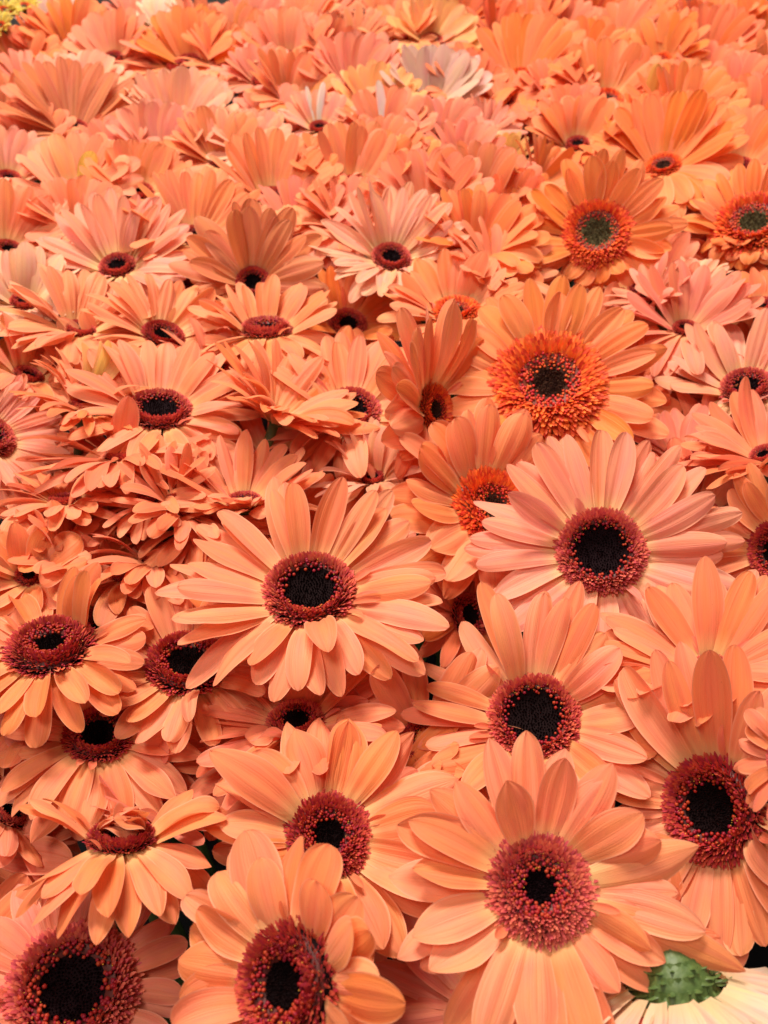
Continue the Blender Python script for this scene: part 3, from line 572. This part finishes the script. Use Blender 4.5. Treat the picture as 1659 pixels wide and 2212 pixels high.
G(905, 112, 92, 24, 76, 95, "brown-orange drooping gerbera under the butter yellow one", el=2, curl=26, wf=.22, n=(14, 14), col='brown')
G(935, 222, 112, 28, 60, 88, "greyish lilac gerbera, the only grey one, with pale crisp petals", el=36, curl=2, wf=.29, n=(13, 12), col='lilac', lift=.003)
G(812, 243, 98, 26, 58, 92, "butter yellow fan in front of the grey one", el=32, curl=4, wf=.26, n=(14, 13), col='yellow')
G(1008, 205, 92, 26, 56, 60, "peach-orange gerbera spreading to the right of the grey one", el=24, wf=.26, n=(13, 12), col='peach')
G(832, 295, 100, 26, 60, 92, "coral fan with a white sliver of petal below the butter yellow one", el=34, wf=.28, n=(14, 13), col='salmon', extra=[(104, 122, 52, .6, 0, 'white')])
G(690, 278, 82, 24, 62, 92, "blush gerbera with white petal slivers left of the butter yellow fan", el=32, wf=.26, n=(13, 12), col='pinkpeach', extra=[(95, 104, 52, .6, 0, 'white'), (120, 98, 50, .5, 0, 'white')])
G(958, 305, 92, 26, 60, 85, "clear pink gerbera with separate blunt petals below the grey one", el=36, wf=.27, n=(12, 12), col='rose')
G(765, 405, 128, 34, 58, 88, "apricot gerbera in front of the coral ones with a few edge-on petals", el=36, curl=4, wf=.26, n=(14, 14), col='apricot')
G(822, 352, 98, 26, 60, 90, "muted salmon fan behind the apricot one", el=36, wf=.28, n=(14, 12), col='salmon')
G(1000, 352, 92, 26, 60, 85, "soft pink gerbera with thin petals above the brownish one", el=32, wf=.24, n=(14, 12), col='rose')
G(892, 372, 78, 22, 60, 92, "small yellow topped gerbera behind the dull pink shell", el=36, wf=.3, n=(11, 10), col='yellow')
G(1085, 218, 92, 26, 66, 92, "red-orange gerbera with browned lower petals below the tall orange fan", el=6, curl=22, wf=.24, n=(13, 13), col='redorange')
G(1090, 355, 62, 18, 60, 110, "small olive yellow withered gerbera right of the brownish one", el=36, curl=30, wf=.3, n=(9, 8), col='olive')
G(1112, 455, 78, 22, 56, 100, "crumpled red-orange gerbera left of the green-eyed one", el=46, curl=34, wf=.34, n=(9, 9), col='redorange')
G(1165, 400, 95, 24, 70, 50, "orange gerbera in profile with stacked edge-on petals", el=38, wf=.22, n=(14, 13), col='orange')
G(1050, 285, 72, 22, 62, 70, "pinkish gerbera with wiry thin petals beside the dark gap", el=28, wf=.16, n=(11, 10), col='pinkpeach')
# ---- upper right
G(1125, 174, 132, 36, 58, 95, "tall orange fan on the upper right with a dark disc low at its base", el=30, curl=4, core=.5, disc='orange', wf=.24, n=(17, 16), col='orange', lift=.003)
G(1258, 158, 108, 28, 60, 88, "orange half-round fan right of the tall one", el=34, curl=6, wf=.25, n=(15, 14), col='orange')
G(1425, 138, 98, 28, 56, 120, "orange gerbera leaning left with a bare orange disc, near the top right", el=26, core=.4, disc='orange', wf=.25, n=(14, 13), col='orange')
G(1530, 125, 104, 28, 60, 88, "darkest red-brown fan near the top right corner", el=34, curl=12, wf=.24, n=(15, 14), col='redorange')
G(1520, 168, 72, 20, 58, 80, "small star-like orange gerbera in front of the darkest fan", el=30, wf=.30, n=(8, 7), col='salmon')
G(1640, 85, 92, 26, 60, 92, "smooth orange fan in the top right corner", el=36, wf=.28, n=(13, 12), col='orange')
G(1652, 165, 96, 26, 56, 105, "orange gerbera on the right edge under the corner fan", el=24, wf=.24, n=(13, 12), col='peach')
G(1312, 220, 124, 36, 56, 80, "orange gerbera with a small black eye on the upper right, above the green-eyed one", el=26, curl=8, core=.5, disc='orange', wf=.25, n=(14, 14), col='apricot', lift=.003)
G(1198, 214, 86, 26, 62, 92, "coral gerbera with crowded tips below the tall orange fan", el=34, wf=.27, n=(14, 12), col='salmon')
G(1475, 273, 124, 32, 58, 78, "wide orange fan with fine straight pleats on the upper right", el=34, curl=4, wf=.23, n=(17, 16), col='orange')
G(1592, 205, 84, 24, 62, 100, "coral gerbera with soft petals near the right edge", el=36, wf=.3, n=(12, 11), col='salmon')
G(1628, 275, 108, 28, 60, 92, "deep coral fan against the right edge", el=36, wf=.27, n=(14, 13), col='redorange')
G(1238, 262, 78, 22, 62, 92, "pink-orange gerbera low under the black-eyed one", el=34, wf=.28, n=(13, 12), col='salmon')
G(1247, 315, 102, 28, 58, 92, "apricot fan above the green-eyed gerbera, to its left", el=36, wf=.30, n=(13, 12), col='apricot')
G(1433, 360, 150, 42, 56, 100, "large orange fan above the green-eyed gerbera with a crust of red florets at its base", el=30, curl=6, core=.4, disc='orange', wf=.27, n=(15, 15), col='orange', lift=.002)
G(1595, 365, 122, 32, 58, 100, "yellowish orange gerbera with curved petals near the right edge", el=34, curl=18, wf=.25, n=(15, 14), col='apricot')
G(1390, 268, 70, 20, 60, 92, "gerbera with one olive pointed petal between the orange fans", el=40, wf=.3, n=(10, 9), col='orange', extra=[(90, 128, 55, 1.2, 0, 'olive')])
# ---- topmost row
row = [ (432, 52, 'salmon', "salmon gerbera at the top behind the tongue-petalled fan"), (500, 72, 'brown', "buff-brown gerbera near the top left of centre"),
 (548, 45, 'rose', "dull rose gerbera near the top left of centre"), (655, 42, 'peach', "peach gerbera just behind the dark salmon one"),
 (700, 15, 'salmon', "coral gerbera cut by the top edge above the shrivelled one"), (838, 38, 'salmon', "coral gerbera left of the butter yellow one at the top"),
 (865, 70, 'apricot', "apricot gerbera tucked against the left of the butter yellow one"), (1000, 20, 'redorange', "red-orange gerbera cut by the top edge behind the butter yellow one"),
 (1075, 58, 'redorange', "red-orange gerbera right of the butter yellow one"), (1150, 45, 'apricot', "apricot gerbera above the tall orange fan"),
 (1215, 58, 'salmon', "coral gerbera behind the half-round fan"), (1285, 35, 'redorange', "red gerbera near the top above the half-round fan"),
 (1340, 62, 'brown', "brown crumpled gerbera near the top right of centre"), (1385, 30, 'orange', "orange gerbera above the left-leaning one at the top"), (1500, 60, 'redorange', "rust gerbera close behind the darkest fan"),
 (1560, 35, 'orange', "orange gerbera at the top left of the corner fan")]
for i, (x, y, c, lb) in enumerate(row):
    G(x, y + 22, 74 + (i * 37) % 14, 22, 60 + (i * 13) % 10, 70 + (i * 29) % 45, lb, el=28 + (i * 17) % 12, curl=6 + (i * 23) % 26, wf=.26, n=(12, 11), col=c)
# ---- yellow flowers behind the corner
for i, (x, y, lb) in enumerate([(12, 24, "yellow flower cut by the top left corner"), (52, 16, "yellow flower right of the corner one at the top edge"), (0, 58, "yellow flower at the left edge below the corner one")]):
    G(x, y, 42, 14, 60, 80 + 20 * i, lb, el=30, curl=30, wf=.26, n=(16, 14), col='lemon', name='yellow_flower', group="small yellow flowers beyond the gerberas", disc='green', lift=.03)

# ---- lower layer: sunken blooms that fill the gaps
rf = random.Random(5)
SUNK = {60: "gerbera sunk in the dark gap left of the sideways orange one, above it", 20: "gerbera sunk in the dark gap between the two large black-eyed central blooms", 6: "coral gerbera sunk low just above the bottom petals left of the raspberry-ringed bloom",
 9: "gerbera sunk below the lower right petals just above the cream back-turned one",
 11: "gerbera sunk low left under the slit-eyed one", 13: "gerbera scrap between the large broad-petalled bloom and the big black eye",
 18: "gerbera sunk between the flat oval disc and the fallen-petal bloom", 19: "gerbera sunk under the front petals of the widest open one",
 25: "gerbera sunk below the dull olive tipped one", 26: "coral gerbera sunk at the left petal tips of the widest open one",
 33: "gerbera scrap in shade just left of the widest open one", 34: "gerbera sunk right of the tall tongue petals, above the widest open one",
 35: "gerbera sunk between the widest open one and the shaggy red fringe", 36: "gerbera scrap against the upper left petals of the round pale one",
 37: "gerbera sunk right of the round pale one near the edge", 40: "gerbera scrap under the neat oval pink-ringed eye, to its left",
 41: "gerbera sunk in the left side under the rolled ribbon petals", 42: "gerbera sunk under the profile bloom opening to the right",
 43: "gerbera sunk below the sideways orange one", 45: "gerbera sunk below the right petals of the big orange one",
 48: "gerbera scrap among the loose petals near the left edge", 49: "gerbera sunk under the one with the very upright blunt petal",
 51: "gerbera sunk between the edge-on bloom and the sideways orange one", 53: "gerbera sunk between the big orange one and the dusty pink fan",
 54: "gerbera sunk under the dusty pink fan", 61: "gerbera sunk behind the upper petals of the big orange one",
 62: "gerbera sunk between the green-eyed one and the big orange one", 63: "gerbera sunk left of the dusty pink fan under the big orange petals",
 68: "gerbera scrap under the closed pink-peach fan", 69: "gerbera scrap in the gap right of the dark-veined shell", 71: "gerbera sunk left of the green-eyed one",
 72: "gerbera sunk right of the green-eyed one", 73: "gerbera sunk under the upper right edge bloom with curling petals", 81: "gerbera scrap above the green-eyed one, to its left",
 82: "gerbera scrap directly behind the top petals of the green-eyed one", 83: "gerbera scrap between the green-eyed one and the curling-petalled edge bloom", 104: "gerbera scrap in the dark gap below the tall orange fan"}
cols = ['salmon', 'redorange', 'salmon', 'peach', 'rose', 'orange', 'brown']
k = 0
ys = 0.03
while ys < 1.02:
    hw = 0.20 + 0.36 * ys
    nx = max(3, int(2 * hw / 0.078))
    for i in range(nx):
        x = -hw + 2 * hw * (i + .5 + .25 * (-1) ** k * 0 + rf.uniform(-.15, .15)) / nx + (0.02 if int(ys * 100) % 2 else -.02)
        y = ys + rf.uniform(-.01, .01); z = HEAD - .034 + rf.uniform(-.008, .006)
        d = Vector((x, y, z)) - CO; q = d.dot(CF)
        cx_ = 829.5 + FPX * d.dot(CR) / q; cy_ = 1106 - FPX * d.dot(CU) / q
        k += 1
        ang = math.degrees(math.asin(-d.normalized().z))
        args = (cx_, cy_, 0.056 / q * FPX, .014 / q * FPX, max(8, 90 - ang - rf.uniform(0, 20)), 90 + rf.uniform(-50, 50))
        c = rf.choice(cols); sd = rf.randrange(10 ** 6); el_ = rf.uniform(12, 34)
        if SUNK is not None and k not in SUNK: continue
        G(*args, SUNK[k] if SUNK else "sunken gerbera", el=el_, wf=.36, n=(11, 11), col=c, z=z, seed=sd, core=.5,
          group="sunken gerberas under the upper layer")['sunk'] = k
    ys += 0.062
